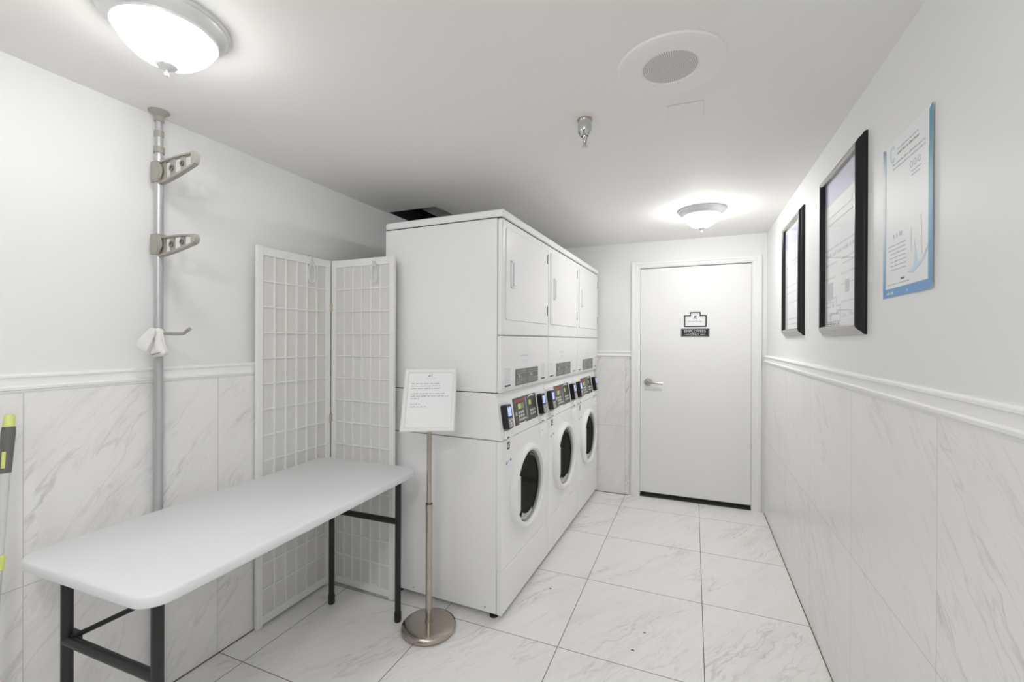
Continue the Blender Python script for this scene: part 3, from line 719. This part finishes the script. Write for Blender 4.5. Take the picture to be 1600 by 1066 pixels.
cl = ceiling_light()
for i, ((x, y), lab) in enumerate(LL):
    o = cl if i == 0 else copy_tree(cl)
    o.location = (x, y, H - .0005); o.scale = (.875, .875, .95); tag(o, lab, 'ceiling light', 'round flush ceiling lights')
    for ch in o.children:
        if ch.name.startswith('glass_bowl') and i:
            ch.data = ch.data.copy(); ch.data.materials[0] = M['lampglass%d' % i]

sp = empty('ceiling_speaker', (-.073, 1.489, H - .0005), 0, 'round white ceiling speaker with a perforated round centre', 'speaker')
MB().lathe([(.084, -.004), (.090, -.008), (.155, -.009), (.163, -.006), (.165, 0), (.0001, 0), (.0001, -.003), (.082, -.003)], seg=96).build('baffle_ring', 'ceil', sp, smooth=30)
MB().lathe([(.0001, -.0030), (.0001, -.0055), (.084, -.0050), (.085, -.0030)], seg=72).build('grille', 'grille', sp)
for k in range(4):
    for r_, off in ((.100, .6), (.132, .75)):
        t = off + k * PI / 2
        MB().lathe([(.0001, -.008), (.0035, -.0085), (.0025, -.0105), (.0001, -.011)], (r_ * math.cos(t), r_ * math.sin(t), 0), 'z', 10).build('screw', 'trim', sp)
pl = MB().box(-.064, .064, -.060, .060, -.0035, .0).build('ceiling_plate', 'ceil', None, (-.032, 1.802, H), (0, 0, .0), bevel=.002)
tag(pl, 'small square blank cover plate on the ceiling beside the speaker', 'cover plate')
MB().lathe([(.0001, -.005), (.003, -.0055), (.0001, -.007)], (-.04, .0, 0), 'z', 10).build('screw', 'trim', pl)

sk = empty('fire_sprinkler', (-.402, 1.723, H), 0, 'small metal fire sprinkler hanging from the ceiling', 'sprinkler')
MB().lathe([(.0001, -.0005), (.029, -.0005), (.029, -.008), (.026, -.014), (.0001, -.014)], seg=36).build('escutcheon', 'copper', sk)
MB().lathe([(.0001, -.013), (.0275, -.013), (.0275, -.050), (.0265, -.052), (.020, -.064), (.014, -.067), (.013, -.060), (.0001, -.060)], seg=40).build('cup', 'chrome', sk)
MB().lathe([(.0001, -.058), (.0105, -.060), (.0095, -.072), (.005, -.080), (.0035, -.096), (.0001, -.096)], seg=20).build('nozzle', 'chrome', sk)
df = MB().lathe([(.0001, -.097), (.0035, -.096), (.004, -.1045), (.0125, -.106), (.0125, -.1085), (.0001, -.1085)], seg=24)
for s_ in (-1, 1): df.tube([(s_ * .0095, 0, -.060), (s_ * .0085, 0, -.078), (s_ * .003, 0, -.103)], .0015, 8)
df.build('deflector', 'steel', sk)

# ------------------------------------------------------------------ DOOR SIGNS
yd = YB + .010
fd = lambda a, b, t: (a, yd - t, b)
SP = empty('room_sign', (0.013, yd, 1.570), 0, 'stepped-top grey edged plaque with white face and blue mark on door', 'sign')
def step(hw, hn, z0, z1, z2): return [(-hw, z0), (hw, z0), (hw, z1), (hn, z1), (hn, z2), (-hn, z2), (-hn, z1), (-hw, z1)]
f0 = lambda a, b, t: (a, -t, b)
MB().prism(step(.089, .043, -.063, .036, .063), f0, .0002, .006).build('sign_border', 'signedge', SP, bevel=.001)
MB().prism(step(.079, .034, -.054, .027, .053), f0, .006, .0072).build('sign_face', 'paper', SP, smooth=0)
ol = MB()
P1 = step(.070, .025, -.042, .018, .044); P2 = step(.0685, .0235, -.0405, .0165, .0425)
for i in range(8):
    j = (i + 1) % 8; ol.prism([P1[i], P1[j], P2[j], P2[i]], f0, .0072, .0076)
ol.build('inner_line', 'inkl', SP, smooth=0)
lg = MB().prism([(-.016, .004), (-.010, .004), (-.004, .022), (-.002, .004), (.002, .004), (.001, .020), (.014, .030), (-.008, .030)], f0, .0072, .0078)
lg.prism([(.004, .006), (.014, .004), (.016, .010), (.010, .016), (.006, .013)], f0, .0072, .0078); lg.build('blue_mark', 'navy', SP, smooth=0)
text('sign_lettering', 'Bonne Rouge', 'gkey', SP, (0, -.0074, -.018), (1, 0, 0), (0, 0, 1), .108, .017)
ES = empty('employees_only_sign', (.011, yd, 1.4575), 0, 'black rectangular EMPLOYEES ONLY sign with silver border', 'sign')
MB().prism(rrect(-.114, .114, -.036, .036, .010), f0, .0002, .004).build('sign_border', 'silver', ES)
MB().prism(rrect(-.105, .105, -.029, .029, .008), f0, .004, .005).build('sign_face', 'signb', ES)
for a in (-1, 1):
    for b in (-1, 1): MB().lathe([(.0001, 0), (.005, 0), (.004, .003), (.0001, .003)], (a * .106, -.004, b * .029), 'y', 12, -1).build('corner_screw', 'blackp', ES)
text('employees_lettering', 'EMPLOYEES', 'silverl', ES, (0, -.0052, .0115), (1, 0, 0), (0, 0, 1), .170, .0195)
text('only_lettering', 'ONLY', 'silverl', ES, (0, -.0052, -.014), (1, 0, 0), (0, 0, 1), .072, .0185)
MB().prism([(-.085, -.0155), (-.044, -.0175), (-.044, -.0125), (-.085, -.0145)], f0, .005, .0055).prism([(.085, -.0155), (.044, -.0175), (.044, -.0125), (.085, -.0145)], f0, .005, .0055).build('dash', 'silverl', ES, smooth=0)

# ------------------------------------------------------------------ PICTURE FRAMES ON THE RIGHT WALL
def frame(y0, y1, z0, z1, label):
    """near edge y0, far edge y1. Local frame: a = reading direction (towards -y), b = up, t = out of the wall (-x)"""
    W, Hh = y1 - y0, z1 - z0
    e = empty('picture_frame', (XR, y1, z0), 0, label, 'picture frame', 'black framed papers on the right wall')
    f = lambda a, b, t: (-t, -a, b)
    w_ = .040
    PR = [(0, 0), (0, .007), (.004, .012), (.010, .014), (.016, .022), (.026, .028), (.034, .028), (w_, .022), (w_, .008), (w_, 0)]
    def bar(c0, c1, name, mat):
        def rg(c):
            (a, b, sa, sb) = c; return [f(a + sa * p, b + sb * p, q) for p, q in PR]
        return MB().loft([rg(c0), rg(c1)]).build(name, mat, e, smooth=35)
    BL, BR, TR, TLc = (0, 0, 1, 1), (W, 0, -1, 1), (W, Hh, -1, -1), (0, Hh, 1, -1)
    bar(BL, TLc, 'side_moulding', 'fblack'); bar(BR, TR, 'side_moulding', 'fblack')
    bar(BL, BR, 'rail_moulding', 'railsheen'); bar(TLc, TR, 'rail_moulding', 'railsheen')  # same moulding as the sides, with bright reflections painted in
    pp = MB().prism([(w_ - .004, w_ - .004), (W - w_ + .004, w_ - .004), (W - w_ + .004, Hh - w_ + .004), (w_ - .004, Hh - w_ + .004)], f, .002, .008).build('framed_sheet', 'paper', e, smooth=0)
    MB().prism([(w_ - .003, w_ - .003), (W - w_ + .003, w_ - .003), (W - w_ + .003, Hh - w_ + .003), (w_ - .003, Hh - w_ + .003)], f, .0105, .0125).build('glass_pane', 'glass', e, smooth=0)
    return e, pp, f, W, Hh, w_
def lines(pp, f, specs, mat, name, seed):
    mb = MB(); rr = random.Random(seed)
    for (a0, a1, b, h) in specs: scribble(mb, f, a0, a1, b, h, .0081, rnd=rr)
    return mb.build(name, mat, pp, smooth=0)
# nearer, larger looking frame
e, pp, f, W, Hh, w_ = frame(1.852, 2.382, 1.410, 2.110, 'tall black framed notice nearer the camera, between the other frame and the poster')
a0 = w_ + .02
lines(pp, f, [(a0, W - w_ - .02, .365, .009), (a0, W - w_ - .02, .335, .018), (a0, a0 + .16, .300, .008), (.28, W - .06, .30, .008), (.28, W - .06, .28, .008), (a0, a0 + .14, .24, .009), (.27, W - .06, .24, .008),
              (.27, W - .06, .20, .006), (.27, W - .06, .13, .006), (a0, a0 + .13, .14, .006), (.10, .40, .50, .006), (.10, .42, .47, .006)], 'inkl', 'sheet_print', 21)
mb = MB()
for (x0, x1, y0, y1) in ((a0 + .03, a0 + .10, .15, .225), (.32, .37, .165, .215), (.43, .45, .385, .50)):
    mb.prism([(x0, y0), (x1, y0), (x1, y1), (x0, y1)], f, .0081, .0084)
mb.build('sheet_table', 'inkl', pp, smooth=0)
MB().prism([(w_, Hh - w_ - .10), (W - w_, Hh - w_ - .10), (W - w_, Hh - w_), (w_, Hh - w_)], f, .0080, .0082).build('lavender_band', 'lav', pp, smooth=0)
sg = MB(); Q1 = [(p + .165, q + .10) for p, q in step(.10, .045, -.045, .025, .060)]; Q2 = [(p + .165, q + .10) for p, q in step(.094, .039, -.039, .019, .054)]
for i in range(8):
    j = (i + 1) % 8; sg.prism([Q1[i], Q1[j], Q2[j], Q2[i]], f, .0081, .0085)
scribble(sg, f, .10, .235, .085, .012, .0081); sg.prism([(.15, .115), (.175, .115), (.175, .135), (.15, .135)], f, .0081, .0085)
sg.build('plaque_logo', 'inkp', pp, smooth=0)
lines(pp, f, [(.085, .21, .046, .010), (.225, .255, .046, .010)], 'ink', 'logo_caption', 5)
# farther frame
e, pp, f, W, Hh, w_ = frame(2.766, 3.296, 1.418, 2.118, 'black framed notice with a lavender top band, farther along the right wall by the door')
a0 = w_ + .03
MB().prism([(w_, Hh - w_ - .12), (W - w_, Hh - w_ - .12), (W - w_, Hh - w_ - .02), (w_, Hh - w_ - .02)], f, .0081, .0084).build('lavender_band', 'lav', pp, smooth=0)
lines(pp, f, [(.10, .45, Hh - .10, .022)], 'paper', 'band_lettering', 9)
lines(pp, f, [(a0, W - .08, .44, .010), (a0, W - .08, .415, .012), (a0, .25, .37, .006), (a0, W - .08, .30, .005), (a0, W - .08, .26, .005), (a0, W - .08, .20, .005), (a0, W - .08, .10, .006), (a0, W - .08, .07, .006)], 'inkl', 'sheet_print', 31)

# ------------------------------------------------------------------ POSTER
PO = empty('poster', (XR, 1.712, 1.518), 0, 'unframed laminated poster with blue border taped to right wall', 'poster')
def pf(a, b, t):       # slight curl of the lower and near edges away from the wall
    return (-(t + .004 * max(0, (a - .22) / .1) ** 2), -a, b)
PW, PH = .314, .460
def strip(name, poly, t0, t1, mat, par):
    return MB().prism(poly, pf, t0, t1).build(name, mat, par, smooth=0)
gb = MB()
n = 12
for k in range(n):
    x0, x1 = PW * k / n, PW * (k + 1) / n; gb.prism([(x0, 0), (x1, 0), (x1, PH), (x0, PH)], pf, .0010, .0016)
gb.build('poster_sheet', 'blue' if 0 else 'paperg', PO, smooth=0)
strip('blue_footer', [(0, 0), (PW * .5, 0), (PW, 0), (PW, .026), (PW * .5, .026), (0, .026)], .0017, .0021, 'blue', PO)
def vgrad(name, cols):
    m = bpy.data.materials.new(name); m.use_nodes = True; nt = m.node_tree; b = nt.nodes['Principled BSDF']; b.inputs['Roughness'].default_value = .55; b.inputs['Specular IOR Level'].default_value = .25
    tc = nt.nodes.new('ShaderNodeTexCoord'); sp_ = nt.nodes.new('ShaderNodeSeparateXYZ'); nt.links.new(tc.outputs['Object'], sp_.inputs[0])
    mr = nt.nodes.new('ShaderNodeMapRange'); mr.inputs[1].default_value = 0; mr.inputs[2].default_value = PH; nt.links.new(sp_.outputs[2], mr.inputs[0])
    cr = nt.nodes.new('ShaderNodeValToRGB'); nt.links.new(mr.outputs[0], cr.inputs[0]); el = cr.color_ramp.elements
    el[0].position, el[0].color = cols[0][0], (*cols[0][1], 1); el[1].position, el[1].color = cols[-1][0], (*cols[-1][1], 1)
    for p, c in cols[1:-1]: x_ = el.new(p); x_.color = (*c, 1)
    nt.links.new(cr.outputs[0], b.inputs['Base Color']); return m
M['bandr'] = vgrad('printed blue border', [(0, (.15, .32, .58)), (.35, (.22, .42, .66)), (.6, (.30, .50, .68)), (.8, (.12, .36, .46)), (1, (.10, .36, .50))])
M['bandl'] = vgrad('printed pale border', [(0, (.18, .36, .62)), (.25, (.40, .56, .72)), (.5, (.80, .84, .88)), (.8, (.80, .84, .88)), (.93, (.40, .54, .68)), (1, (.20, .26, .36))])
strip('side_band', [(PW - .019, .026), (PW, .026), (PW, PH), (PW - .019, PH - .008)], .0022, .0026, 'bandr', PO)
strip('pale_side_band', [(0, .026), (.018, .026), (.018, PH - .006), (0, PH)], .0022, .0026, 'bandl', PO)
strip('green_line', [(PW - .024, .026), (PW - .019, .026), (PW - .019, PH - .10), (PW - .022, PH - .10)], .0022, .0027, 'green', PO)
mb = MB(); scribble(mb, pf, .03, .085, .008, .010, .0022); mb.build('phone_lettering', 'inkw', PO, smooth=0)
mb = MB(); scribble(mb, pf, .165, .282, .008, .010, .0022); mb.build('web_lettering', 'inkw', PO, smooth=0)
ic = MB(); c0 = (.067, .425)
arc = [math.radians(q) for q in range(40, 330, 14)]
P = [(c0[0] + .018 * math.cos(t), c0[1] + .026 * math.sin(t)) for t in arc] + [(c0[0] + .011 * math.cos(t), c0[1] + .017 * math.sin(t)) for t in arc[::-1]]
ic.prism(P, pf, .0018, .0021); ic.build('round_logo', 'bluel', PO, smooth=0)
mb = MB(); scribble(mb, pf, .10, .235, .412, .008, .0018); mb.build('headline', 'gkey', PO, smooth=0)
mb = MB(); scribble(mb, pf, .10, .235, .426, .006, .0018); scribble(mb, pf, .07, .27, .388, .006, .0018); scribble(mb, pf, .07, .27, .375, .006, .0018)
scribble(mb, pf, .19, .25, .33, .004, .0018); scribble(mb, pf, .19, .24, .32, .004, .0018)
for k in range(7): scribble(mb, pf, .055 if k > 1 else .04, .16, .150 - .012 * k, .003, .0018)
scribble(mb, pf, .03, .18, .036, .003, .0018); mb.build('poster_print', 'inkl', PO, smooth=0)
ic = MB()
for a in (.188, .210, .234):
    P = [(a + .009 * math.cos(t), .352 + .009 * math.sin(t)) for t in [2 * PI * k / 20 for k in range(21)]] + [(a + .006 * math.cos(t), .352 + .006 * math.sin(t)) for t in [2 * PI * k / 20 for k in range(20, -1, -1)]]
    ic.prism(P, pf, .0018, .0021)
for a in (.075, .095, .115, .125): ic.prism([(a, .172), (a + .006, .172), (a + .006, .184), (a, .184)], pf, .0018, .0021)
ic.build('icon_circle', 'inkp', PO, smooth=0)
for nm, mt, pts in (('splash', 'bluel', [(.165, .060), (.190, .062), (.205, .075), (.212, .110), (.208, .145), (.220, .105), (.225, .080), (.250, .082), (.270, .098), (.288, .112), (.285, .100), (.262, .078), (.235, .066), (.200, .054)]),
                    ('pink_stroke', 'pink', [(.252, .095), (.247, .125), (.249, .165), (.245, .200), (.248, .200), (.252, .165), (.250, .125), (.256, .095)]),
                    ('dark_splash', 'inkp', [(.262, .080), (.288, .104), (.290, .118), (.278, .106), (.258, .088)])):
    strip(nm, pts, .0018, .0021, mt, PO)
strip('pink_line', [(.190, .110), (.187, .15), (.190, .18), (.192, .15)], .0018, .0021, 'pink', PO)
strip('dark_footer_block', [(.125, .046), (.148, .046), (.148, .051), (.125, .051)], .0018, .0021, 'ink', PO)

# ------------------------------------------------------------------ lint on the floor
for (x, y, r_, l_) in ((-.731, 2.343, .006, 'tiny dark speck of lint on the floor just in front of the first washer'),
                       (-.210, 2.163, .005, 'tiny dark crumb of lint in the middle of the floor tile'),
                       (-.246, 2.02, .006, 'small curled grey lint scrap on the floor nearest the camera')):
    o = MB().tube([(-r_, 0, .002), (0, r_ * .6, .003), (r_, 0, .002)], .002, 8).build('lint', 'speck', None, (x, y, 0))
    tag(o, l_, 'lint', 'bits of lint on the floor')
